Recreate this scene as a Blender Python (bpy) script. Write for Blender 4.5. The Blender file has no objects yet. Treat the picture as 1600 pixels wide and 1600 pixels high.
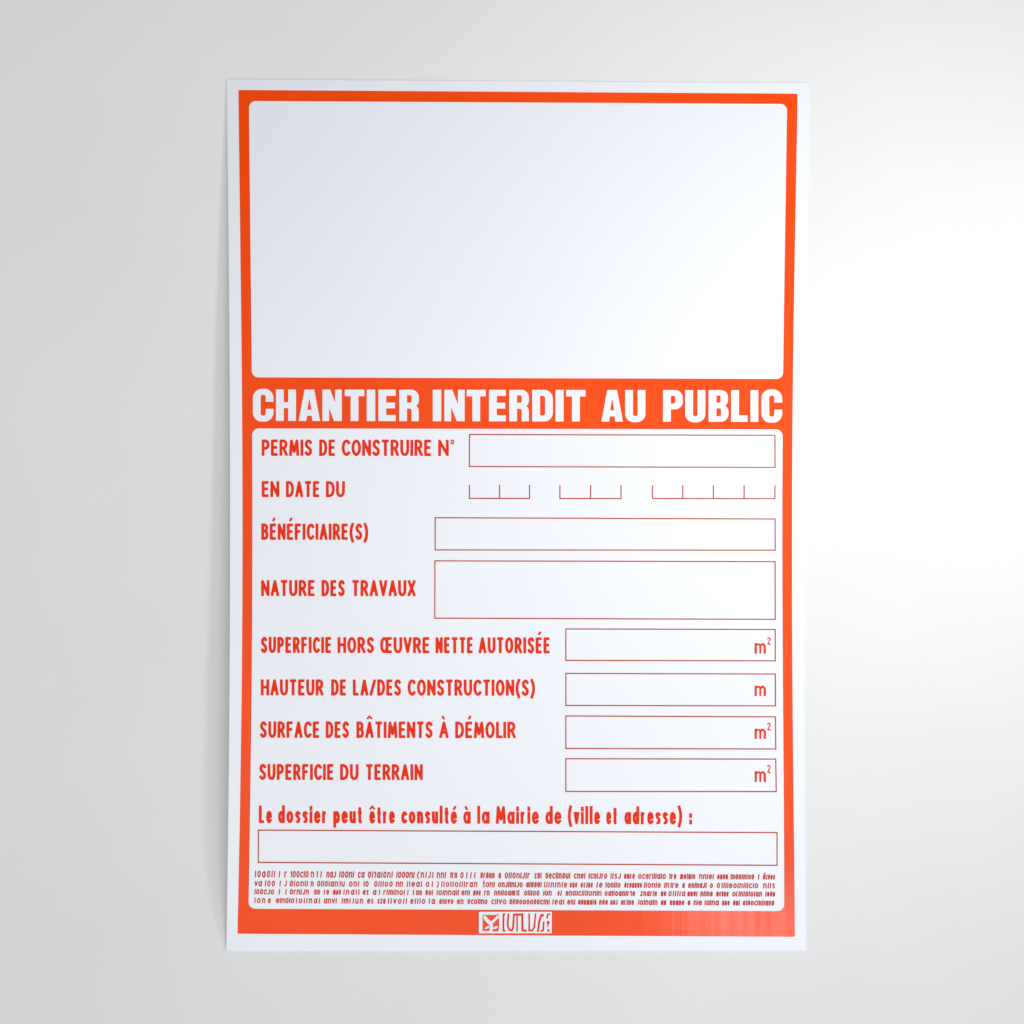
import bpy, math
import numpy as np
from mathutils import Vector

scene = bpy.context.scene
col = scene.collection
R = math.radians

# ------------------------------------------------------------------ units
# The panel was measured in photo pixels; UNIT is metres per pixel on the wall.
UNIT = 0.8 / 904.0
DIST = 1.50                      # camera to wall

# ------------------------------------------------------------------ camera
cam_d = bpy.data.cameras.new('camera')
cam = bpy.data.objects.new('camera', cam_d)
col.objects.link(cam)
cam.location = (0, -DIST, 0)
cam.rotation_euler = (R(90), 0, 0)
cam_d.sensor_width = 36
cam_d.lens = 36 * DIST / (1600 * UNIT)
cam_d.clip_start, cam_d.clip_end = 0.02, 100
scene.camera = cam

# ------------------------------------------------------------------ light
world = bpy.data.worlds.new('World')
scene.world = world
world.use_nodes = True
wn, wl = world.node_tree.nodes, world.node_tree.links
bg = wn['Background']
bg.inputs['Strength'].default_value = 1.0


def room_light(base, lobes):
    """dim room light, brighter towards the window side: a base colour plus soft lobes (direction, power, colour)"""
    tc = wn.new('ShaderNodeTexCoord')
    total = wn.new('ShaderNodeVectorMath')
    total.operation = 'ADD'
    total.inputs[0].default_value = base
    total.inputs[1].default_value = (0, 0, 0)
    for direction, power, colour in lobes:
        dot = wn.new('ShaderNodeVectorMath')
        dot.operation = 'DOT_PRODUCT'
        wl.new(tc.outputs['Generated'], dot.inputs[0])
        dot.inputs[1].default_value = Vector(direction).normalized()
        mx = wn.new('ShaderNodeMath')
        mx.operation = 'MAXIMUM'
        wl.new(dot.outputs['Value'], mx.inputs[0])
        mx.inputs[1].default_value = 0.0
        pw = wn.new('ShaderNodeMath')
        pw.operation = 'POWER'
        wl.new(mx.outputs[0], pw.inputs[0])
        pw.inputs[1].default_value = power
        sc_ = wn.new('ShaderNodeVectorMath')
        sc_.operation = 'SCALE'
        sc_.inputs[0].default_value = colour
        wl.new(pw.outputs[0], sc_.inputs['Scale'])
        add = wn.new('ShaderNodeVectorMath')
        add.operation = 'ADD'
        wl.new(total.outputs[0], add.inputs[0])
        wl.new(sc_.outputs['Vector'], add.inputs[1])
        total = add
    wl.new(total.outputs[0], bg.inputs['Color'])


room_light((0.04, 0.04, 0.04), [((0.2, -0.9, -0.45), 4, (2.31, 2.40, 2.53))])


def area_lamp(name, loc, target, w, h, power, color, spread=180):
    d = bpy.data.lights.new(name, 'AREA')
    d.shape = 'RECTANGLE'
    d.size, d.size_y = w, h
    d.energy, d.color, d.spread = power, color, R(spread)
    o = bpy.data.objects.new(name, d)
    col.objects.link(o)
    o.location = loc
    o.rotation_euler = (Vector(target) - Vector(loc)).to_track_quat('-Z', 'Y').to_euler()
    return o


area_lamp('window_light', (1.30, -1.30, 0.36), (0.38, 0, 0.12), 0.26, 0.34, 2.62, (0.97, 0.97, 1.0), 74)
area_lamp('gloss_light', (0.64, -1.5, -1.13), (0.31, 0, -0.57), 0.36, 0.20, 2.6, (1.0, 0.95, 0.97), 180)

vs = scene.view_settings
scene.display_settings.display_device = 'sRGB'
vs.view_transform, vs.look = 'Standard', 'None'
vs.exposure, vs.gamma, vs.use_curve_mapping = 0.02, 1.0, False
scene.render.engine = 'CYCLES'


# ------------------------------------------------------------------ materials
def material(name, base, rough, spec=0.5, mottle=0.0, mottle_scale=6.0, flutes=0.0, grain=0.0, grain_scale=400.0, warp_rough=0.0):
    m = bpy.data.materials.new(name)
    m.use_nodes = True
    nt = m.node_tree
    n, l = nt.nodes, nt.links
    p = n['Principled BSDF']
    p.inputs['Base Color'].default_value = (*base, 1)
    p.inputs['Roughness'].default_value = rough
    p.inputs['Specular IOR Level'].default_value = spec
    tc = n.new('ShaderNodeTexCoord')
    if mottle:
        nz = n.new('ShaderNodeTexNoise')
        nz.inputs['Scale'].default_value = mottle_scale
        nz.inputs['Detail'].default_value = 4
        l.new(tc.outputs['Object'], nz.inputs['Vector'])
        mr = n.new('ShaderNodeMapRange')
        mr.inputs['From Min'].default_value, mr.inputs['From Max'].default_value = 0.3, 0.7
        mr.inputs['To Min'].default_value, mr.inputs['To Max'].default_value = 1 - mottle, 1 + mottle
        l.new(nz.outputs['Fac'], mr.inputs['Value'])
        mx = n.new('ShaderNodeVectorMath')
        mx.operation = 'SCALE'
        mx.inputs[0].default_value = base
        l.new(mr.outputs['Result'], mx.inputs['Scale'])
        l.new(mx.outputs['Vector'], p.inputs['Base Color'])
    if warp_rough:
        mp = n.new('ShaderNodeMapping')
        mp.inputs['Scale'].default_value = (70, 1, 1.2)
        l.new(tc.outputs['Object'], mp.inputs['Vector'])
        nr = n.new('ShaderNodeTexNoise')
        nr.inputs['Scale'].default_value = 1.0
        nr.inputs['Detail'].default_value = 3
        l.new(mp.outputs['Vector'], nr.inputs['Vector'])
        rr = n.new('ShaderNodeMapRange')
        rr.inputs['From Min'].default_value, rr.inputs['From Max'].default_value = 0.3, 0.7
        rr.inputs['To Min'].default_value, rr.inputs['To Max'].default_value = rough - warp_rough, rough + warp_rough
        l.new(nr.outputs['Fac'], rr.inputs['Value'])
        l.new(rr.outputs['Result'], p.inputs['Roughness'])
    height = None
    if grain:
        g = n.new('ShaderNodeTexNoise')
        g.inputs['Scale'].default_value = grain_scale
        g.inputs['Detail'].default_value = 3
        l.new(tc.outputs['Object'], g.inputs['Vector'])
        height, dist = g.outputs['Fac'], grain
    if flutes:
        mp = n.new('ShaderNodeMapping')
        mp.inputs['Scale'].default_value = (90, 1, 0.6)
        l.new(tc.outputs['Object'], mp.inputs['Vector'])
        f = n.new('ShaderNodeTexNoise')
        f.inputs['Scale'].default_value = 1.0
        f.inputs['Detail'].default_value = 2
        l.new(mp.outputs['Vector'], f.inputs['Vector'])
        height, dist = f.outputs['Fac'], flutes
    if height is not None:
        b = n.new('ShaderNodeBump')
        b.inputs['Strength'].default_value = 1.0
        b.inputs['Distance'].default_value = dist
        l.new(height, b.inputs['Height'])
        l.new(b.outputs['Normal'], p.inputs['Normal'])
    return m


M_WALL = material('matt_wall_paint', (0.790, 0.780, 0.752), 0.85, 0.25, mottle=0.015, mottle_scale=4, grain=0.0002, grain_scale=260)
M_SHEET = material('white_plastic', (0.832, 0.838, 0.854), 0.38, 0.5, mottle=0.006, mottle_scale=5, flutes=0.0001)
M_RED = material('orange_red_ink', (0.92, 0.068, 0.001), 0.17, 0.17, mottle=0.06, mottle_scale=5, flutes=0.00022, warp_rough=0.07)
M_TEXT = material('red_ink', (0.84, 0.030, 0.002), 0.45, 0.10, mottle=0.06, mottle_scale=60)
M_LINE = material('dark_red_ink', (0.50, 0.060, 0.018), 0.5, 0.1, mottle=0.12, mottle_scale=8)
M_FINE = material('fine_dark_red_ink', (0.60, 0.050, 0.045), 0.5, 0.1, mottle=0.15, mottle_scale=20)


# ------------------------------------------------------------------ the sheet's shape
YS = [118, 300, 460, 600, 700, 900, 1100, 1280, 1400, 1490]


def smooth_interp(y, ys, xs):
    c = np.polyfit(np.array(ys, float) / 1000, np.array(xs, float), 4)
    return float(np.polyval(c, y / 1000))


BORDER_L = ([140, 300, 460, 600, 700, 900, 1100, 1280, 1459], [372.5, 374.6, 376.5, 378, 378.6, 379.0, 377.6, 374.6, 371.2])
BORDER_R = ([146, 300, 430, 600, 750, 900, 1100, 1280, 1464], [1246.2, 1243.6, 1241.5, 1238.6, 1237.8, 1237.6, 1238.6, 1240.2, 1242.2])
INNER_L = ([158, 300, 460, 700, 900, 1100, 1280, 1420], [389, 390.6, 392, 394, 394.3, 392.9, 390.4, 388.4])
INNER_R = ([162, 300, 430, 592, 700, 900, 1100, 1280, 1424], [1230, 1228, 1226.2, 1223.6, 1222.9, 1222.9, 1223.8, 1225, 1225.6])
SHEET_L = ([124, 300, 500, 700, 900, 1100, 1280, 1486], [354, 356.4, 358.3, 359.3, 359.6, 358.6, 356.6, 353.8])
SHEET_R = ([130, 300, 600, 900, 1200, 1485], [1263, 1260.5, 1255.6, 1254.6, 1256.2, 1259.3])


def edge(tab):
    c = np.polyfit(np.array(tab[0], float) / 1000, np.array(tab[1], float), 4)
    return lambda y: float(np.polyval(c, y / 1000))


bl, br, il, ir, sl, sr = map(edge, (BORDER_L, BORDER_R, INNER_L, INNER_R, SHEET_L, SHEET_R))


def slope(x, y_left, y_right, x0=372.0, x1=1244.0):
    return y_left + (y_right - y_left) * (x - x0) / (x1 - x0)


BOW_V = [0, .06, .16, .28, .42, .57, .72, .84, .91, .96, 1]
BOW_MM = [0, 3.5, 10.5, 17, 21.5, 26, 30, 31, 25.5, 14, 0]


def bow_at(v):
    """how far the left edge stands off, in millimetres (Hermite curve through the table)"""
    k = min(max(int(np.searchsorted(BOW_V, v)) - 1, 0), len(BOW_V) - 2)
    sl_ = lambda i: (BOW_MM[min(i + 1, 10)] - BOW_MM[max(i - 1, 0)]) / (BOW_V[min(i + 1, 10)] - BOW_V[max(i - 1, 0)])
    d = BOW_V[k + 1] - BOW_V[k]
    t = (v - BOW_V[k]) / d
    return ((2 * t ** 3 - 3 * t * t + 1) * BOW_MM[k] + (t ** 3 - 2 * t * t + t) * d * sl_(k)
            + (3 * t * t - 2 * t ** 3) * BOW_MM[k + 1] + (t ** 3 - t * t) * d * sl_(k + 1))


def lift(px, py):
    """metres the sheet stands off the wall: its left edge bows out between the two fixed corners"""
    u = min(max((px - 354.0) / 905.0, 0), 1)
    v = min(max((py - 122.0) / 1366.0, 0), 1)
    return 0.0016 + 0.001 * bow_at(v) * (1 - u) ** 3.2


LAYER = 0.00035


def P(px, py, layer=0):
    d = lift(px, py) + layer * LAYER
    k = (DIST - d) / DIST
    return ((px - 800) * UNIT * k, -d, (800 - py) * UNIT * k)


def link(name, verts, faces, mat, parent=None, smooth=False):
    me = bpy.data.meshes.new(name)
    me.from_pydata(verts, [], faces)
    me.materials.append(mat)
    if smooth:
        me.polygons.foreach_set('use_smooth', [True] * len(faces))
    me.update()
    o = bpy.data.objects.new(name, me)
    col.objects.link(o)
    if parent:
        o.parent = parent
    return o


# ------------------------------------------------------------------ wall
def build_wall():
    w = 6.0
    vs_ = [(-w, 0, -w), (w, 0, -w), (w, 0, w), (-w, 0, w), (-w, 0.1, -w), (w, 0.1, -w), (w, 0.1, w), (-w, 0.1, w)]
    fs = [(0, 1, 2, 3), (5, 4, 7, 6), (4, 0, 3, 7), (1, 5, 6, 2), (3, 2, 6, 7), (4, 5, 1, 0)]
    o = link('wall', vs_, fs, M_WALL)
    o['kind'] = 'structure'
    o['label'] = 'plain off white matt wall behind the sign'
    o['category'] = 'wall'
    return o


build_wall()

# ------------------------------------------------------------------ the sign
sign = bpy.data.objects.new('construction_sign', None)
col.objects.link(sign)
sign['label'] = 'white plastic building site sign with orange red border and blank form, on white wall'
sign['category'] = 'sign'


def build_sheet():
    nx, ny, th = 72, 90, 0.0009
    front, back = [], []
    for j in range(ny + 1):
        t = j / ny
        for i in range(nx + 1):
            s = i / nx
            yy = 124 + t * (1486 - 124)
            x0, x1 = sl(yy), sr(yy)
            px = x0 + (x1 - x0) * s
            py = (124 + 6 * s) * (1 - t) + (1486 - 1.2 * s) * t
            a = P(px, py)
            front.append(a)
            back.append((a[0], a[1] + th, a[2]))
    n = len(front)
    row = nx + 1
    verts = front + back
    fs = []
    for j in range(ny):
        for i in range(nx):
            a = j * row + i
            fs.append((a, a + row, a + row + 1, a + 1))
            fs.append((n + a, n + a + 1, n + a + row + 1, n + a + row))
    # the cut rim has vertices of its own, so its shading stays apart from the faces
    loop = [i for i in range(row)] + [j * row + nx for j in range(1, ny + 1)]
    loop += [ny * row + i for i in range(nx - 1, -1, -1)] + [j * row for j in range(ny - 1, 0, -1)]
    base = len(verts)
    for k in loop:
        verts += [front[k], back[k]]
    m = len(loop)
    for k in range(m):
        a, c = base + 2 * k, base + 2 * ((k + 1) % m)
        fs.append((a, c, c + 1, a + 1))
    return link('sheet', verts, fs, M_SHEET, sign, smooth=True)


sheet = build_sheet()


# ------------------------------------------------------------------ filled areas from a scalar field
def field_mesh(name, field, x0, x1, y0, y1, step, mat, layer, parent, maxrun=24):
    """marching squares over field(X, Y) > 0, laid on the sheet's surface"""
    nx = int(math.ceil((x1 - x0) / step)) + 1
    ny = int(math.ceil((y1 - y0) / step)) + 1
    gx = x0 + np.arange(nx + 1) * step
    gy = y0 + np.arange(ny + 1) * step
    X, Y = np.meshgrid(gx, gy)
    F = field(X, Y)
    ins = F > 0
    cnt = ins[:-1, :-1].astype(int) + ins[:-1, 1:] + ins[1:, :-1] + ins[1:, 1:]
    verts, faces, index = [], [], {}

    def vid(x, y):
        k = (round(x, 4), round(y, 4))
        if k not in index:
            index[k] = len(verts)
            verts.append(P(x, y, layer))
        return index[k]

    for j in range(ny):
        full = np.flatnonzero(cnt[j] == 4)
        if len(full):
            runs = np.split(full, np.flatnonzero(np.diff(full) > 1) + 1)
            for r in runs:
                a = int(r[0])
                e = int(r[-1]) + 1
                while a < e:
                    b = min(e, a + maxrun)
                    faces.append((vid(gx[a], gy[j + 1]), vid(gx[b], gy[j + 1]), vid(gx[b], gy[j]), vid(gx[a], gy[j])))
                    a = b
    for j, i in zip(*np.nonzero((cnt > 0) & (cnt < 4))):
        cs = [(i, j + 1), (i + 1, j + 1), (i + 1, j), (i, j)]
        poly = []
        for q in range(4):
            (ia, ja), (ib, jb) = cs[q], cs[(q + 1) % 4]
            fa, fb = F[ja, ia], F[jb, ib]
            if fa > 0:
                poly.append((gx[ia], gy[ja]))
            if (fa > 0) != (fb > 0):
                t = min(max(fa / (fa - fb), 0.02), 0.98)
                poly.append((gx[ia] + (gx[ib] - gx[ia]) * t, gy[ja] + (gy[jb] - gy[ja]) * t))
        ids = []
        for p in poly:
            v = vid(*p)
            if v not in ids:
                ids.append(v)
        if len(ids) >= 3:
            faces.append(tuple(ids))
    return link(name, verts, faces, mat, parent)


def seg_field(X, Y, ax, ay, bx, by, w):
    """oriented box around a stroke, positive inside"""
    dx, dy = bx - ax, by - ay
    L = math.hypot(dx, dy)
    if L < 1e-6:
        return w / 2 - np.hypot(X - ax, Y - ay)
    ux, uy = dx / L, dy / L
    rx, ry = X - (ax + bx) / 2, Y - (ay + by) / 2
    a = np.abs(rx * ux + ry * uy) - L / 2
    c = np.abs(-rx * uy + ry * ux) - w / 2
    return -np.maximum(a, c)


def poly_field(X, Y, pts):
    inside = np.zeros(X.shape, bool)
    dist = np.full(X.shape, 1e9)
    n = len(pts)
    for k in range(n):
        ax, ay = pts[k]
        bx, by = pts[(k + 1) % n]
        dx, dy = bx - ax, by - ay
        t = np.clip(((X - ax) * dx + (Y - ay) * dy) / (dx * dx + dy * dy + 1e-12), 0, 1)
        dist = np.minimum(dist, np.hypot(X - ax - t * dx, Y - ay - t * dy))
        if abs(dy) > 1e-9:
            cond = (ay > Y) != (by > Y)
            xin = ax + (Y - ay) / dy * dx
            inside ^= cond & (X < xin)
    return np.where(inside, dist, -dist)


class Ink:
    """strokes and solid shapes collected in photo units; built as one mesh"""

    def __init__(self):
        self.items = []

    def stroke(self, pts, w, cut=False):
        self.items.append(('s', pts, w, cut))

    def solid(self, pts, cut=False):
        self.items.append(('p', pts, 0, cut))

    def build(self, name, mat, layer, parent, step=0.5):
        # work in clusters so that each grid stays small
        def bb(it):
            xs = [p[0] for p in it[1]]
            ys = [p[1] for p in it[1]]
            m = it[2] / 2 + 1.5
            return [min(xs) - m, max(xs) + m, min(ys) - m, max(ys) + m]
        groups = []
        for it in self.items:
            b = bb(it)
            hit = [g for g in groups if not (b[1] < g[0][0] or b[0] > g[0][1] or b[3] < g[0][2] or b[2] > g[0][3])]
            new = [b, [it]]
            for g in hit:
                gb = g[0]
                new[0] = [min(new[0][0], gb[0]), max(new[0][1], gb[1]), min(new[0][2], gb[2]), max(new[0][3], gb[3])]
                groups.remove(g)
            order = [x for g in hit for x in g[1]] + [it]
            new[1] = order
            groups.append(new)
        allv, allf = [], []
        for b, its in groups:
            its = sorted(its, key=lambda q: q[3])

            def field(X, Y):
                F = np.full(X.shape, -1e9)
                for kind, pts, w, cut in its:
                    if kind == 'p':
                        f = poly_field(X, Y, pts)
                    else:
                        f = np.full(X.shape, -1e9)
                        for a, c in zip(pts[:-1], pts[1:]):
                            f = np.maximum(f, seg_field(X, Y, a[0], a[1], c[0], c[1], w))
                        for a in (pts[1:-1] if len(pts) > 1 else pts):
                            f = np.maximum(f, w / 2 - np.hypot(X - a[0], Y - a[1]))
                        if len(pts) > 2 and math.hypot(pts[0][0] - pts[-1][0], pts[0][1] - pts[-1][1]) < 1e-4:
                            f = np.maximum(f, w / 2 - np.hypot(X - pts[0][0], Y - pts[0][1]))
                    F = np.minimum(F, -f) if cut else np.maximum(F, f)
                return F
            o = field_mesh('tmp', field, b[0], b[1], b[2], b[3], step, mat, layer, None)
            me = o.data
            base = len(allv)
            allv += [tuple(v.co) for v in me.vertices]
            allf += [tuple(base + i for i in p.vertices) for p in me.polygons]
            bpy.data.objects.remove(o)
            bpy.data.meshes.remove(me)
        return link(name, allv, allf, mat, parent)


# ------------------------------------------------------------------ stroke alphabet (unit boxes, y down)
def arc(cx, cy, rx, ry, a0, a1, n=10):
    return [(cx + rx * math.cos(R(a0 + (a1 - a0) * k / n)), cy + ry * math.sin(R(a0 + (a1 - a0) * k / n))) for k in range(n + 1)]


OVAL = arc(.5, .5, .5, .5, 0, 360, 22)
S_CURVE = [(.94, .12), (.74, .01), (.42, 0), (.14, .09), (.05, .24), (.16, .40), (.5, .5), (.84, .61), (.96, .77), (.86, .91), (.56, 1), (.26, .98), (.03, .87)]
CAPS = {
    'A': (1.05, [[(0, 1), (.5, 0), (1, 1)], [(.2, .68), (.8, .68)]]),
    'B': (.92, [[(0, 0), (0, 1)], [(0, 0), (.5, 0), (.8, .07), (.88, .23), (.8, .39), (.5, .46), (0, .46)],
                [(.5, .46), (.86, .55), (1, .73), (.86, .93), (.5, 1), (0, 1)]]),
    'C': (1.0, [[(1, .14), (.8, .02), (.5, 0), (.22, .09), (.05, .28), (0, .5), (.05, .72), (.22, .91), (.5, 1), (.8, .98), (1, .86)]]),
    'D': (1.05, [[(0, 0), (0, 1)], [(0, 0), (.42, 0), (.78, .1), (.97, .32), (1, .5), (.97, .68), (.78, .9), (.42, 1), (0, 1)]]),
    'E': (.8, [[(1, 0), (0, 0), (0, 1), (1, 1)], [(0, .48), (.88, .48)]]),
    'F': (.8, [[(1, 0), (0, 0), (0, 1)], [(0, .48), (.86, .48)]]),
    'H': (1.08, [[(0, 0), (0, 1)], [(1, 0), (1, 1)], [(0, .48), (1, .48)]]),
    'I': (.0, [[(.5, 0), (.5, 1)]]),
    'L': (.75, [[(0, 0), (0, 1), (1, 1)]]),
    'M': (1.3, [[(0, 1), (.12, 0), (.5, .78), (.88, 0), (1, 1)]]),
    'N': (1.05, [[(0, 1), (0, 0), (1, 1), (1, 0)]]),
    'O': (1.15, [OVAL]),
    'P': (.92, [[(0, 1), (0, 0), (.5, 0), (.86, .09), (1, .28), (.86, .47), (.5, .55), (0, .55)]]),
    'R': (.98, [[(0, 1), (0, 0), (.5, 0), (.82, .08), (.94, .26), (.82, .44), (.5, .52), (0, .52)], [(.48, .52), (1, 1)]]),
    'S': (.88, [S_CURVE]),
    'T': (.9, [[(0, 0), (1, 0)], [(.5, 0), (.5, 1)]]),
    'U': (1.05, [[(0, 0), (0, .66), (.08, .86), (.28, .98), (.5, 1), (.72, .98), (.92, .86), (1, .66), (1, 0)]]),
    'V': (1.0, [[(0, 0), (.5, 1), (1, 0)]]),
    'X': (1.0, [[(0, 0), (1, 1)], [(1, 0), (0, 1)]]),
    '(': (.38, [[(1, -.06), (.3, .22), (0, .56), (.3, .9), (1, 1.2)]]),
    ')': (.38, [[(0, -.06), (.7, .22), (1, .56), (.7, .9), (0, 1.2)]]),
    '/': (.75, [[(1, 0), (0, 1)]]),
    'W': (1.7, [arc(.3, .5, .3, .5, 0, 360, 22), [(1, 0), (.58, 0), (.58, 1), (1, 1)], [(.58, .48), (.95, .48)]]),   # the oe ligature
    'Z': (.9, [[(0, 0), (1, 0), (0, 1), (1, 1)]]),
}
XH = .37          # top of the small letters, in cap heights
xo = lambda cx, w: [(cx + w * (p[0] - .5), XH + (1 - XH) * p[1]) for p in OVAL]
SMALL = {
    'a': (.82, [xo(.46, .92), [(1, XH), (1, 1)]]),
    'c': (.7, [[(1, XH + .1), (.74, XH), (.46, XH), (.16, XH + .1), (0, .68), (.16, .92), (.46, 1), (.74, 1), (1, .92)]]),
    'd': (.82, [xo(.46, .92), [(1, -.02), (1, 1)]]),
    'e': (.78, [[(0, .68), (1, .66), (.9, XH + .1), (.6, XH), (.36, XH), (.1, XH + .12), (0, .68), (.1, .9), (.36, 1), (.64, 1), (.95, .9)]]),
    'i': (.0, [[(.5, XH), (.5, 1)], [(.5, .02), (.5, .16)]]),
    'l': (.0, [[(.5, -.02), (.5, 1)]]),
    'n': (.75, [[(0, XH), (0, 1)], [(0, XH + .14), (.3, XH), (.66, XH), (.95, XH + .1), (1, .6), (1, 1)]]),
    'o': (.85, [xo(.5, 1)]),
    'p': (.82, [xo(.54, .92), [(0, XH), (0, 1.3)]]),
    'r': (.45, [[(0, XH), (0, 1)], [(0, XH + .16), (.4, XH + .02), (1, XH)]]),
    's': (.62, [[(.95, XH + .07), (.6, XH), (.2, XH + .03), (.06, .52), (.24, .62), (.7, .72), (.94, .83), (.8, .96), (.4, 1), (.02, .95)]]),
    't': (.5, [[(.45, .1), (.45, .88), (.6, 1), (1, 1)], [(0, XH + .02), (1, XH + .02)]]),
    'u': (.75, [[(0, XH), (0, .8), (.14, .95), (.4, 1), (.7, .98), (1, .84)], [(1, XH), (1, 1)]]),
    'v': (.75, [[(0, XH), (.5, 1), (1, XH)]]),
    'm': (1.2, [[(0, XH), (0, 1)], [(0, XH + .12), (.16, XH), (.36, XH), (.5, XH + .12), (.5, 1)], [(.5, XH + .12), (.66, XH), (.86, XH), (1, XH + .12), (1, 1)]]),
    ':': (.0, [[(.5, .44), (.5, .58)], [(.5, .86), (.5, 1.0)]]),
    'J': (.55, [[(1, 0), (1, .75), (.7, .98), (.3, 1), (0, .9)]]),
    '0': (.75, [OVAL]),
    '1': (.3, [[(0, .16), (1, 0), (1, 1)]]),
    'z': (.7, [[(0, XH), (1, XH), (0, 1), (1, 1)]]),
    '[': (.35, [[(1, 0), (0, 0), (0, 1), (1, 1)]]),
}
ALPHABET = dict(CAPS)
ALPHABET.update(SMALL)
ACCENTED = {'É': ('E', 'acute'), 'Â': ('A', 'roof'), 'À': ('A', 'grave'), 'Œ': ('W', None), 'é': ('e', 'acute'), 'ê': ('e', 'roof'), 'à': ('a', 'grave')}


def word(ink, text, x0, x1, top, bottom, w, gap=None, tight=(), slant=0.0, kmax=None, tall=False):
    """one word between x0 and x1; top/bottom are functions of x giving the cap line and the baseline"""
    h = bottom(x0) - top(x0)
    gap = w * .42 if gap is None else gap
    glyphs = [(ACCENTED.get(c, (c, None))) for c in text]
    gaps = [gap * (0.15 if k in tight else 1) for k in range(len(text) - 1)]
    flex = sum(ALPHABET[g[0]][0] for g in glyphs)
    room = (x1 - x0) - w * len(text) - sum(gaps)
    k = room / flex if flex else 0
    if kmax and k > kmax:
        spare = (k - kmax) * flex / max(1, len(text) - 1)
        gaps = [q + spare for q in gaps]
        k = kmax
    x = x0 + w / 2
    if not flex and kmax and len(text) > 1:
        gaps = [(x1 - x0 - w * len(text)) / (len(text) - 1)] * (len(text) - 1)
    elif not flex:
        x = (x0 + x1) / 2 - (len(text) - 1) * (w + gap) / 2
    for n, (g, acc) in enumerate(glyphs):
        cw, strokes = ALPHABET[g]
        gw = cw * k
        t, b = top(x), bottom(x)
        hw = w / 2
        ty, by = t + hw * .9, b - hw * .9

        def mp(p):
            if tall and g in SMALL and g not in 'lJ01i':
                p = (p[0], (p[1] - .3) / .7)
            y = ty + p[1] * (by - ty)
            # stems run the full height: push exact ends out to the cap line and the baseline
            if p[1] == 0:
                y = ty
            return (x + p[0] * gw + slant * (b - y) if cw else x + slant * (b - y), y)
        for s in strokes:
            pts = [mp(p) for p in s]
            # square ends: extend free vertical ends by half a stroke
            if math.hypot(pts[0][0] - pts[-1][0], pts[0][1] - pts[-1][1]) > 1e-4:
                for e, f in ((0, 1), (-1, -2)):
                    dx, dy = pts[e][0] - pts[f][0], pts[e][1] - pts[f][1]
                    L = math.hypot(dx, dy) or 1
                    if abs(dy) > .8 * abs(dx):
                        pts[e] = (pts[e][0] + dx / L * hw * .9, pts[e][1] + dy / L * hw * .9)
                    elif abs(dy) < .2 * abs(dx):
                        pts[e] = (pts[e][0] + dx / L * hw * .6, pts[e][1])
            ink.stroke(pts, w)
        if acc:
            cx = x + gw * .5
            ay = (t + h * XH) if g in SMALL else t
            a0, a1 = ay - h * .36, ay - h * .15
            if acc == 'acute':
                ink.stroke([(cx - .5, a1), (cx + 2.6, a0)], w * .78)
            elif acc == 'grave':
                ink.stroke([(cx + .5, a1), (cx - 2.6, a0)], w * .78)
            else:
                ink.stroke([(cx - 4, a1 - .3), (cx, a0 + .8), (cx + 4, a1 - .3)], w * .66)
        x += gw + w + (gaps[n] if n < len(gaps) else 0)


def line_of(y_left, y_right, xa=405., xb=1215.):
    return lambda x: y_left + (y_right - y_left) * (x - xa) / (xb - xa)


# ------------------------------------------------------------------ red border print (one sheet of ink with two windows)
def build_border():
    """outer outline and the two windows as polygons; filled by rows so the ink follows the bow of the sheet"""
    def outline(lf, rf, yt0, yt1, yb0, yb1, r, xa, xb):
        pts = []
        n = 26
        T = lambda x: yt0 + (yt1 - yt0) * (x - xa) / (xb - xa)
        B = lambda x: yb0 + (yb1 - yb0) * (x - xa) / (xb - xa)
        ltx, rtx = lf(yt0), rf(yt1)
        lbx, rbx = lf(yb0), rf(yb1)
        if r:
            for k in range(9):
                a = R(180 + 90 * k / 8)
                pts.append((ltx + r + r * math.cos(a), yt0 + r + r * math.sin(a)))
        else:
            pts.append((ltx, yt0))
        for k in range(1, n):
            x = ltx + r + (rtx - ltx - 2 * r) * k / n
            pts.append((x, T(x)))
        if r:
            for k in range(9):
                a = R(270 + 90 * k / 8)
                pts.append((rtx - r + r * math.cos(a), yt1 + r + r * math.sin(a)))
        else:
            pts.append((rtx, yt1))
        for k in range(1, n):
            y = yt1 + r + (yb1 - yt1 - 2 * r) * k / n
            pts.append((rf(y), y))
        if r:
            for k in range(9):
                a = R(90 * k / 8)
                pts.append((rbx - r + r * math.cos(a), yb1 - r + r * math.sin(a)))
        else:
            pts.append((rbx, yb1))
        for k in range(1, n):
            x = rbx - r - (rbx - lbx - 2 * r) * k / n
            pts.append((x, B(x)))
        if r:
            for k in range(9):
                a = R(90 + 90 * k / 8)
                pts.append((lbx + r + r * math.cos(a), yb0 - r + r * math.sin(a)))
        else:
            pts.append((lbx, yb0))
        for k in range(1, n):
            y = yb0 - r - (yb0 - yt0 - 2 * r) * k / n
            pts.append((lf(y), y))
        return pts

    outer = outline(bl, br, 140.6, 146.4, 1459.0, 1463.8, 0, 372, 1246)
    win_a = outline(il, ir, 157.8, 162.2, 589.8, 592.2, 10.5, 389, 1230)
    win_b = outline(il, ir, 669.4, 670.8, 1420.2, 1424.0, 10.5, 389, 1226)

    def field(X, Y):
        F = poly_field(X, Y, outer)
        F = np.minimum(F, -poly_field(X, Y, win_a))
        F = np.minimum(F, -poly_field(X, Y, win_b))
        return F
    return field_mesh('printed_border', field, 366, 1250, 136, 1468, 2.0, M_RED, 1, sign, maxrun=10)


border = build_border()

# ------------------------------------------------------------------ heading, heavy condensed capitals
HW = 12.2      # stem


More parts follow.
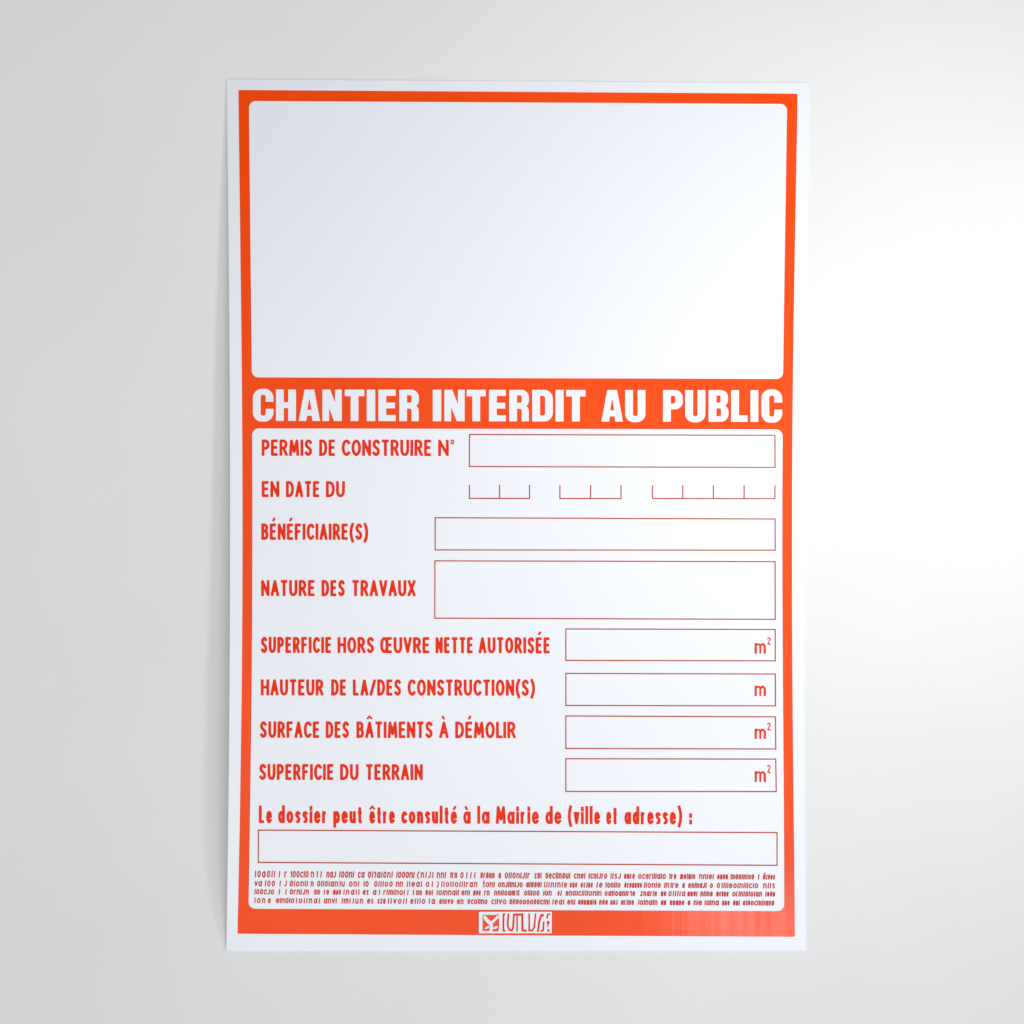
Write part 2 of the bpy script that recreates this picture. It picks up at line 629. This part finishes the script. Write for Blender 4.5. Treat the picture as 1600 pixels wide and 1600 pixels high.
def heavy(ink, c, x0, x1, t, b):
    """solid block letters as polygons with cut-outs"""
    w = x1 - x0
    h = b - t
    s = HW
    bar = 9.6

    def rr(xa, xb, ya, yb, r, ry=None, corners='1111'):
        ry = ry or r
        pts = []
        for idx, (cx, cy, a) in enumerate(((xa + r, ya + ry, 180), (xb - r, ya + ry, 270), (xb - r, yb - ry, 0), (xa + r, yb - ry, 90))):
            if corners[idx] == '1':
                pts += [(cx + r * math.cos(R(a + 90 * k / 8)), cy + ry * math.sin(R(a + 90 * k / 8))) for k in range(9)]
            else:
                pts.append(((xa, ya), (xb, ya), (xb, yb), (xa, yb))[idx])
        return pts
    box = lambda xa, xb, ya, yb: [(xa, ya), (xb, ya), (xb, yb), (xa, yb)]
    if c == 'I':
        ink.solid(box(x0, x1, t, b))
    elif c == 'H':
        ink.solid(box(x0, x0 + s, t, b)); ink.solid(box(x1 - s, x1, t, b)); ink.solid(box(x0 + s - 1, x1 - s + 1, t + h * .40, t + h * .59))
    elif c == 'T':
        ink.solid(box(x0, x1, t, t + 10.2)); ink.solid(box((x0 + x1 - s) / 2, (x0 + x1 + s) / 2, t + 9, b))
    elif c == 'L':
        ink.solid(box(x0, x0 + s, t, b)); ink.solid(box(x0 + s - 1, x1, b - 10.2, b))
    elif c == 'E':
        ink.solid(box(x0, x0 + s, t, b))
        ink.solid(box(x0 + s - 1, x1, t, t + bar)); ink.solid(box(x0 + s - 1, x1 - 1, t + h * .41, t + h * .595)); ink.solid(box(x0 + s - 1, x1, b - bar, b))
    elif c == 'N':
        ink.solid(box(x0, x0 + s * .86, t, b)); ink.solid(box(x1 - s * .86, x1, t, b))
        ink.solid([(x0, t), (x0 + s, t), (x1, b), (x1 - s, b)])
    elif c == 'A':
        m = (x0 + x1) / 2
        ink.solid([(x0, b), (m - 7.6, t), (m + 7.6, t), (x1, b), (x1 - s * .98, b), (x1 - s * .98 - 1.2, b - 8.2), (x0 + s * .98 + 1.2, b - 8.2), (x0 + s * .98, b)])
        ink.solid([(m, t + h * .26), (m + 3.3, b - 17.5), (m - 3.3, b - 17.5)], cut=True)
    elif c == 'U':
        ink.solid(rr(x0, x1, t, b + 1, 14, 13, '0011'))
        ink.solid(rr(x0 + s, x1 - s, t - 3, b - 8.5, (w - 2 * s) / 2 - .1, 3, '0011'), cut=True)
    elif c in 'CG':
        ink.solid(rr(x0, x1, t - 1.2, b + 1.2, 14, 14.5))
        ink.solid(rr(x0 + s, x1 - s, t + 8.2, b - 8.2, (w - 2 * s) / 2 - .1, 3), cut=True)
        ink.solid(box(x1 - s - 1, x1 + 2, t + h * .39, t + h * .615), cut=True)
    elif c == 'D':
        ink.solid(rr(x0, x1, t, b, 13, 14, '0110'))
        ink.solid(rr(x0 + s, x1 - s, t + 9.2, b - 9.2, 3, 4, '0110'), cut=True)
    elif c == 'P':
        ink.solid(box(x0, x0 + s, t, b)); ink.solid(rr(x0, x1, t, t + h * .61, 12, 12.5, '0110'))
        ink.solid(rr(x0 + s, x1 - s + .5, t + 8.8, t + h * .61 - 8.8, 2.2, 3, '0110'), cut=True)
    elif c == 'B':
        ink.solid(rr(x0, x1 - .8, t, t + h * .53, 11, 11, '0110')); ink.solid(rr(x0, x1, t + h * .45, b, 12, 12.5, '0110'))
        ink.solid(rr(x0 + s, x1 - s, t + 8.4, t + h * .40, 2.2, 3, '0110'), cut=True)
        ink.solid(rr(x0 + s, x1 - s + .6, t + h * .575, b - 8.4, 2.2, 3, '0110'), cut=True)
    elif c == 'R':
        ink.solid(box(x0, x0 + s, t, b)); ink.solid(rr(x0, x1 - .5, t, t + h * .57, 12, 12, '0110'))
        ink.solid(rr(x0 + s - 1, x1 - .8, t + h * .49, b, 8, 9, '0100'))
        ink.solid(rr(x0 + s, x1 - s + .4, t + 8.6, t + h * .41, 2.2, 3, '0110'), cut=True)
        ink.solid(rr(x0 + s, x1 - s + .2, t + h * .60, b + 3, 2.2, 3, '0100'), cut=True)
        ink.solid([(x1 + 1, t + h * .46), (x1 - 3.4, t + h * .52), (x1 + 1, t + h * .58)], cut=True)


HEADING = [('C', 395.1, 427.3), ('H', 431.2, 462.5), ('A', 466.6, 500.2), ('N', 503.8, 534), ('T', 538.7, 569.2), ('I', 573, 586.3), ('E', 591.2, 618.2), ('R', 623.7, 655),
           ('I', 676.2, 689.4), ('N', 694.4, 726), ('T', 729.3, 759), ('E', 764, 790.3), ('R', 795.6, 827), ('D', 831.6, 863.8), ('I', 867.9, 880.6), ('T', 884.7, 915),
           ('A', 939.7, 973.3), ('U', 976.8, 1008.5), ('P', 1036, 1066.8), ('U', 1070.6, 1102), ('B', 1107.2, 1138.3), ('L', 1142.4, 1168), ('I', 1172.7, 1184.8), ('C', 1189.7, 1222.2)]
head_v = {}
for c, a, b_ in HEADING:
    k = (a - 395) / 827
    one = Ink()
    heavy(one, c, a, b_, 608.6 + 1.1 * k, 657.6 + 1.6 * k)
    o = one.build('tmp', M_SHEET, 2, None, step=0.6)
    head_v.setdefault(0 if a < 660 else 1 if a < 930 else 2 if a < 1020 else 3, []).append(o)


def join(objs, name, mat, parent):
    v, f = [], []
    for o in objs:
        n = len(v)
        v += [tuple(q.co) for q in o.data.vertices]
        f += [tuple(n + i for i in p.vertices) for p in o.data.polygons]
        me = o.data
        bpy.data.objects.remove(o)
        bpy.data.meshes.remove(me)
    return link(name, v, f, mat, parent)


for k in sorted(head_v):
    join(head_v[k], 'heading_word', M_SHEET, sign)

# ------------------------------------------------------------------ form labels
W = 4.45
ROWS = [
    (686.9, 712.2, 0.6, [('PERMIS', 408.9, 488, ()), ('DE', 498.8, 524.1, ()), ('CONSTRUIRE', 534, 674.3, ()), ('N', 684.7, 701.2, ())]),
    (751.9, 776.7, 0.6, [('EN', 408.9, 436.4, ()), ('DATE', 446.8, 499.6, ()), ('DU', 509.3, 539, ())]),
    (818.2, 843.4, 0.5, [('BÉNÉFICIAIRE(S)', 408.3, 575.5, ())]),
    (906.5, 931.4, 0.5, [('NATURE', 408, 492.2, ()), ('DES', 502.4, 539, ()), ('TRAVAUX', 549.7, 649.5, ())]),
    (995.4, 1020.2, 0.8, [('SUPERFICIE', 407.5, 518.1, ()), ('HORS', 527.5, 584.7, ()), ('ŒUVRE', 594, 671.6, ()), ('NETTE', 680.6, 739.4, ()), ('AUTORISÉE', 747.8, 859.7, ())]),
    (1061.6, 1086.6, 0.8, [('HAUTEUR', 407.5, 505.6, ()), ('DE', 517.5, 541.3, ()), ('LA/DES', 551.3, 626.9, ()), ('CONSTRUCTION(S)', 636.9, 836.3, ())]),
    (1127.4, 1152.8, 0.8, [('SURFACE', 406, 499.4, ()), ('DES', 509, 545.6, ()), ('BÂTIMENTS', 556.9, 676.3, ()), ('À', 686.3, 701, ()), ('DÉMOLIR', 711.3, 806, (4,))]),
    (1194, 1218.6, 0.8, [('SUPERFICIE', 405, 521.6, ()), ('DU', 531.3, 560.3, ()), ('TERRAIN', 571.3, 660.6, ())]),
]
for n, (t, b_, tilt, words) in enumerate(ROWS):
    ink = Ink()
    tt, bb_ = line_of(t, t + tilt * 1.5), line_of(b_, b_ + tilt * 1.5)
    for text, a, e, tight in words:
        word(ink, text, a, e, tt, bb_, W, tight=tight)
    if n == 0:
        ink.stroke(arc(706.9, 690.6, 1.9, 3.0, 0, 360, 12), 1.9)      # degree sign
    ink.build('field_label', M_TEXT, 1, sign, step=0.5)

ink = Ink()
tt, bb_ = line_of(1258.8, 1260.8), line_of(1286.0, 1288.6)
for text, a, e in [('Le', 404.5, 425.1), ('dossier', 434.6, 511.1), ('peut', 520.8, 566.4), ('être', 577.1, 617), ('consulté', 627, 714.2), ('à', 723.9, 735.5),
                   ('la', 745.8, 765), ('Mairie', 774.9, 842.1), ('de', 852.3, 877.3), ('(ville', 887.2, 937.6), ('et', 947.3, 964.4), ('adresse)', 975.8, 1066.1), (':', 1077, 1081.4)]:
    word(ink, text, a, e, tt, bb_, 4.5, gap=2.4)
ink.build('field_label', M_TEXT, 1, sign, step=0.5)

# ------------------------------------------------------------------ form boxes and units
LW = 1.75


def form_box(xl0, xl1, xr0, xr1, tl, tr, bl_, br_):
    k = Ink()
    p = [(xl0, tl), (xr0, tr), (xr1, br_), (xl1, bl_)]
    for q in range(4):
        a, c = p[q], p[(q + 1) % 4]
        n = 8
        k.stroke([(a[0] + (c[0] - a[0]) * i / n, a[1] + (c[1] - a[1]) * i / n) for i in range(n + 1)], LW)
    for q in p:
        k.solid([(q[0] - LW / 2, q[1] - LW / 2), (q[0] + LW / 2, q[1] - LW / 2), (q[0] + LW / 2, q[1] + LW / 2), (q[0] - LW / 2, q[1] + LW / 2)])
    return k


def thin_rect(name, quads, parent):
    """thin printed lines as strips of quads (split along their length so they follow the sheet)"""
    v, f = [], []
    for (ax, ay, bx, by, w) in quads:
        dx, dy = bx - ax, by - ay
        L = math.hypot(dx, dy)
        nx_, ny_ = -dy / L * w / 2, dx / L * w / 2
        n = max(1, int(L / 20))
        base = len(v)
        for i in range(n + 1):
            x, y = ax + dx * i / n, ay + dy * i / n
            v.append(P(x + nx_, y + ny_, 1))
            v.append(P(x - nx_, y - ny_, 1))
        for i in range(n):
            a = base + 2 * i
            f.append((a, a + 2, a + 3, a + 1))
    o = link(name, v, f, M_LINE, parent)
    # face the room
    me = o.data
    if me.polygons and me.polygons[0].normal.y > 0:
        me.flip_normals()
    return o


def box_lines(xl0, xl1, xr0, xr1, tl, tr, bl_, br_, w=LW):
    h = w / 2
    return [(xl0 - h, tl, xr0 + h, tr, w), (xr1 + h, br_, xl1 - h, bl_, w), (xr0, tr + h, xr1, br_ - h, w), (xl1, bl_ - h, xl0, tl + h, w)]


BOXES = [
    (733.6, 733.6, 1211, 1211.2, 679.0, 680.2, 729.0, 730.4),
    (680.0, 680.0, 1211.2, 1211.4, 809.0, 811.0, 859.3, 859.7),
    (679.6, 679.4, 1211.2, 1211.4, 876.4, 877.7, 966.0, 967.8),
    (884.2, 884.2, 1211.4, 1211.5, 982.8, 983.7, 1032.0, 1032.6),
    (884.2, 884.3, 1211.6, 1211.8, 1052.3, 1053.3, 1102.4, 1103.0),
    (884.2, 884.2, 1211.8, 1212.2, 1118.8, 1120.2, 1169.6, 1170.4),
    (884.2, 884.2, 1212.2, 1213.0, 1185.6, 1186.2, 1236.8, 1237.0),
    (403.9, 403.6, 1214.2, 1214.3, 1297.2, 1301.1, 1347.6, 1352.2),
]
for b_ in BOXES:
    thin_rect('form_box', box_lines(*b_), sign)

DATE = [[733.6, 780.7, 827.5], [874.9, 922.9, 970.5], [1019.5, 1067, 1114.9, 1162.8, 1210.9]]
for g in DATE:
    y0 = 757.6 + (g[0] - 733) * .0024
    y1 = 778.8 + (g[0] - 733) * .0008
    q = [(g[0] - LW / 2, y1, g[-1] + LW / 2, y1 + .2, LW)]
    q += [(x, y1 - LW / 2, x, y0, LW) for x in g]
    thin_rect('date_box', q, sign)

for t, b_, sq in ((1005, 1021.5, (996, 1007.6)), (1071.4, 1087.8, None), (1138.6, 1154.8, (1129.6, 1141.4)), (1205, 1222, (1195.6, 1208))):
    k = Ink()
    xl, xr = 1179.2, 1196.8
    w = 3.4
    c = (xl + xr) / 2
    k.stroke([(xl + w / 2, t), (xl + w / 2, b_)], w)
    k.stroke([(xl + w / 2, t + 3.6), (xl + 5, t + 1.7), (c - 2, t + 1.7), (c, t + 4.4), (c, b_)], w * .82)
    k.stroke([(c, t + 4.4), (c + 2.6, t + 1.7), (xr - 4.2, t + 1.7), (xr - w / 2, t + 4.6), (xr - w / 2, b_)], w)
    if sq:
        a, e = sq
        x0, x1 = 1199.2, 1204.2
        k.stroke([(x0, a + 2.6), (x0 + 1.3, a + .9), (x1 - 1.4, a + .9), (x1 - .8, a + 3.2), (x0 + .6, e - 1), (x1 + .3, e - .9)], 1.75)
    k.build('unit_mark', M_TEXT, 1, sign, step=0.4)

# ------------------------------------------------------------------ four rows of tiny print
A, B, C, D = 390, 600, 800, 1010
Q = 7.619
px = lambda o, v: o + v / Q
FINE = [
    (1361.4, 1371.0, 1367.2, 1374.4, [
        (A, 60, A, 300, 'l00l'), (A, 345, A, 440, 'ir'), (A, 480, A, 700, '10l0'), (A, 725, A, 855, 'nll'), (A, 912, A, 1025, 'nJ'), (A, 1065, A, 1240, 'l0n'), (A, 1285, A, 1365, 'ca'), (A, 1405, B, 100, '010nl'),
        (B, 145, B, 360, 'l0nl'), (B, 390, B, 585, '(nJl'), (B, 625, B, 735, 'nnl'), (B, 780, B, 870, 'rn'), (B, 905, B, 990, '0l'), (B, 1025, B, 1085, 'll'), (B, 1145, B, 1315, 'rnn'), (B, 1360, B, 1390, 'a'), (B, 1435, C, 210, '0ll0nr'),
        (C, 265, C, 350, '0l'), (C, 395, C, 690, 'ellnul'), (C, 735, C, 870, 'cne'), (C, 910, C, 1130, 'cnro'), (C, 1170, C, 1295, 'lls'), (C, 1330, C, 1460, 'ore'), (C, 1500, D, 230, 'ocerllo'),
        (D, 265, D, 355, 're'), (D, 400, D, 580, 'mone'), (D, 625, D, 800, 'nnel'), (D, 840, D, 970, 'n0'), (D, 1000, D, 1280, 'lnlnlo'), (D, 1320, D, 1350, 'l'), (D, 1385, D, 1530, 'doe')]),
    (1377.0, 1385.0, 1380.8, 1388.2, [
        (A, 55, A, 145, 'va'), (A, 180, A, 300, 'l00'), (A, 355, A, 440, 'lJ'), (A, 475, A, 690, '0lll'), (A, 725, A, 760, 'n'), (A, 800, A, 1130, '0l0lnu'), (A, 1180, A, 1300, 'onl'), (A, 1355, A, 1415, '0'), (A, 1480, B, 100, 'lllo0'),
        (B, 140, B, 225, 'nn'), (B, 270, B, 450, 'lleal'), (B, 495, B, 580, 'ol'), (B, 630, B, 650, ')'), (B, 680, B, 1110, 'lolollran'), (B, 1170, B, 1315, 'tonl'), (B, 1355, C, 125, 'nlllJo'),
        (C, 165, C, 350, 'a00l'), (C, 380, C, 655, 'llnnle'), (C, 685, C, 775, 'en'), (C, 815, C, 960, 'sne'), (C, 1005, C, 1075, 'le'), (C, 1110, C, 1290, 'lonlo'), (C, 1335, C, 1545, 'onnuo'), (C, 1570, D, 170, 'llle'),
        (D, 210, D, 380, 'lnre'), (D, 425, D, 455, 'a'), (D, 495, D, 715, 'enlna'), (D, 755, D, 790, 'o'), (D, 835, D, 1330, 'lleolnlllo'), (D, 1390, D, 1530, 'nls')]),
    (1390.2, 1397.6, 1394.0, 1401.2, [
        (A, 55, A, 290, 'l0Jo'), (A, 340, A, 365, 'l'), (A, 420, A, 440, 'l'), (A, 475, A, 705, '0rnlJ'), (A, 765, A, 835, 'nn'), (A, 880, A, 945, 're'), (A, 990, A, 1085, 'mn'), (A, 1115, A, 1305, 'lnll'), (A, 1345, A, 1415, 'es'), (A, 1465, A, 1550, 'al'), (A, 1590, B, 245, 'rmnol'),
        (B, 275, B, 355, 'll'), (B, 380, B, 450, 'nn'), (B, 490, B, 580, 'ol'), (B, 625, B, 890, 'lonnll'), (B, 920, B, 1020, 'en'), (B, 1060, B, 1150, 'me'), (B, 1190, B, 1255, 'rn'), (B, 1310, C, 85, 'nnloml'),
        (C, 140, C, 325, 'olo'), (C, 370, C, 470, 'on'), (C, 540, C, 590, 'e'), (C, 635, C, 860, 'enlll'), (C, 870, C, 1065, 'llnln'), (C, 1100, C, 1465, 'oalonlre'), (C, 1525, D, 125, 'znre'),
        (D, 170, D, 235, 'ne'), (D, 260, D, 460, 'lllla'), (D, 485, D, 605, 'anl'), (D, 640, D, 790, 'nne'), (D, 830, D, 975, 'mna'), (D, 1020, D, 1080, 'o'), (D, 1095, D, 1375, 'llllan'), (D, 1415, D, 1530, 'oo')]),
    (1403.8, 1411.2, 1408.0, 1415.2, [
        (A, 55, A, 185, 'lon'), (A, 215, A, 250, 'e'), (A, 310, A, 530, 'enlo'), (A, 550, A, 835, 'lollnal'), (A, 880, A, 1035, 'anv'), (A, 1085, A, 1200, 'ml'), (A, 1225, A, 1350, 'lun'), (A, 1395, A, 1475, 'es'), (A, 1520, B, 15, 'za'), (B, 45, B, 270, 'lvoll'),
        (B, 310, B, 490, 'elo'), (B, 530, B, 605, 'a'), (B, 655, B, 825, 'elvo'), (B, 865, B, 945, 'en'), (B, 990, B, 1230, 'ollno'), (B, 1275, B, 1455, 'cvo'), (B, 1490, C, 445, '0lloooll'),
        (C, 480, C, 620, 'lea'), (C, 655, C, 750, 'en'), (C, 785, C, 1005, 'anmno'), (C, 1035, C, 1140, 'ne'), (C, 1170, C, 1255, 'na'), (C, 1295, C, 1450, 'arne'), (C, 1500, D, 130, 'lonn'),
        (D, 170, D, 235, 'an'), (D, 275, D, 450, 'enane'), (D, 490, D, 520, 'a'), (D, 560, D, 660, 'ne'), (D, 690, D, 860, 'lana'), (D, 900, D, 990, 'nne'), (D, 1030, D, 1110, 'nl'), (D, 1145, D, 1520, 'elolllan')]),
]
for t0, b0, t1, b1, words in FINE:
    k = Ink()
    tt, bb_ = line_of(t0, t1, 397, 1211), line_of(b0, b1, 397, 1211)
    for oa, a, ob, e, text in words:
        xa, xb = px(oa, a), px(ob, e)
        # illegible at this size: as many tiny letters as the word has room for
        want = max(1, round((xb - xa) / (5.2 - 1.0 * min(1, (xa - 397) / 500))))
        pool = 'l0l1n0lol0Jlcla0l'
        t_ = text
        q = int(xa * 7) % len(pool)
        while len(t_) < want:
            cut = (q * 5 + len(t_) * 3) % (len(t_) + 1)
            t_ = t_[:cut] + pool[q % len(pool)] + t_[cut:]
            q += 3
        t_ = t_[:want]
        word(k, t_, xa, xb, (lambda x: tt(x) - .9), bb_, 1.75, gap=.8, slant=.09, kmax=4.6, tall=True)
    k.build('small_print', M_FINE, 1, sign, step=0.36)

# ------------------------------------------------------------------ maker's mark in the bottom band
S_ = 10.667
L = lambda x, y: (730 + x / S_, 1410 + y / S_)


def build_logo():
    pts = [L(188, 150), L(1418, 150), L(1418, 524), L(188, 524)]
    # panel over the red band
    n = 14
    v, f = [], []
    for i in range(n + 1):
        x = pts[0][0] + (pts[1][0] - pts[0][0]) * i / n
        v.append(P(x, pts[0][1], 2))
        v.append(P(x, pts[2][1], 2))
    for i in range(n):
        f.append((2 * i, 2 * i + 1, 2 * i + 3, 2 * i + 2))
    panel = link('logo_panel', v, f, M_SHEET, sign)
    k = Ink()
    k.solid([L(258, 212), L(505, 212), L(516, 185), L(524, 185), L(532, 300), L(532, 440), L(510, 487), L(430, 487), L(425, 455), L(365, 475), L(350, 478), L(258, 478)])
    k.solid([L(268, 222), L(300, 222), L(400, 318), L(500, 222), L(524, 222), L(524, 262), L(430, 352), L(424, 500), L(372, 500), L(376, 385), L(280, 290)], cut=True)
    k.solid([L(286, 444), L(310, 412), L(362, 384), L(366, 420), L(330, 446)], cut=True)
    k.solid([L(430, 444), L(432, 412), L(468, 400), L(512, 392), L(512, 420), L(480, 446)], cut=True)
    k.solid([L(300, 222), L(500, 222), L(400, 316)])
    k.build('logo_emblem', M_RED, 3, panel, step=0.3)
    w = lambda q: q / S_
    k = Ink()
    k.stroke([L(635, 200), L(604, 202), L(604, 340), L(604, 474), L(636, 476)], w(30))
    k.stroke([L(690, 186), L(678, 300), L(676, 390), L(704, 462), L(746, 470), L(766, 420), L(774, 300), L(778, 204)], w(30))
    k.stroke([L(766, 204), L(936, 204)], w(34))
    k.stroke([L(832, 210), L(832, 490)], w(24))
    k.stroke([L(918, 204), L(920, 380), L(924, 470), L(992, 478)], w(34))
    k.stroke([L(1034, 186), L(1034, 472), L(1086, 472), L(1118, 420), L(1140, 186)], w(27))
    k.stroke([L(1278, 206), L(1232, 216), L(1200, 330), L(1180, 490)], w(32))
    k.stroke([L(1276, 320), L(1268, 470), L(1222, 482)], w(28))
    k.stroke([L(1260, 196), L(1262, 240)], w(28))
    k.stroke([L(1384, 196), L(1340, 206), L(1332, 270)], w(26))
    k.solid([L(1326, 322), L(1350, 308), L(1372, 322), L(1374, 346), L(1352, 380), L(1344, 424), L(1336, 420), L(1338, 372), L(1326, 352)])
    k.solid([L(1332, 452), L(1370, 448), L(1374, 484), L(1336, 490)])
    k.stroke([L(188, 150), L(1418, 150), L(1418, 524), L(188, 524), L(188, 150)], w(11))
    k.build('logo_lettering', M_TEXT, 3, panel, step=0.3)
    return panel


build_logo()
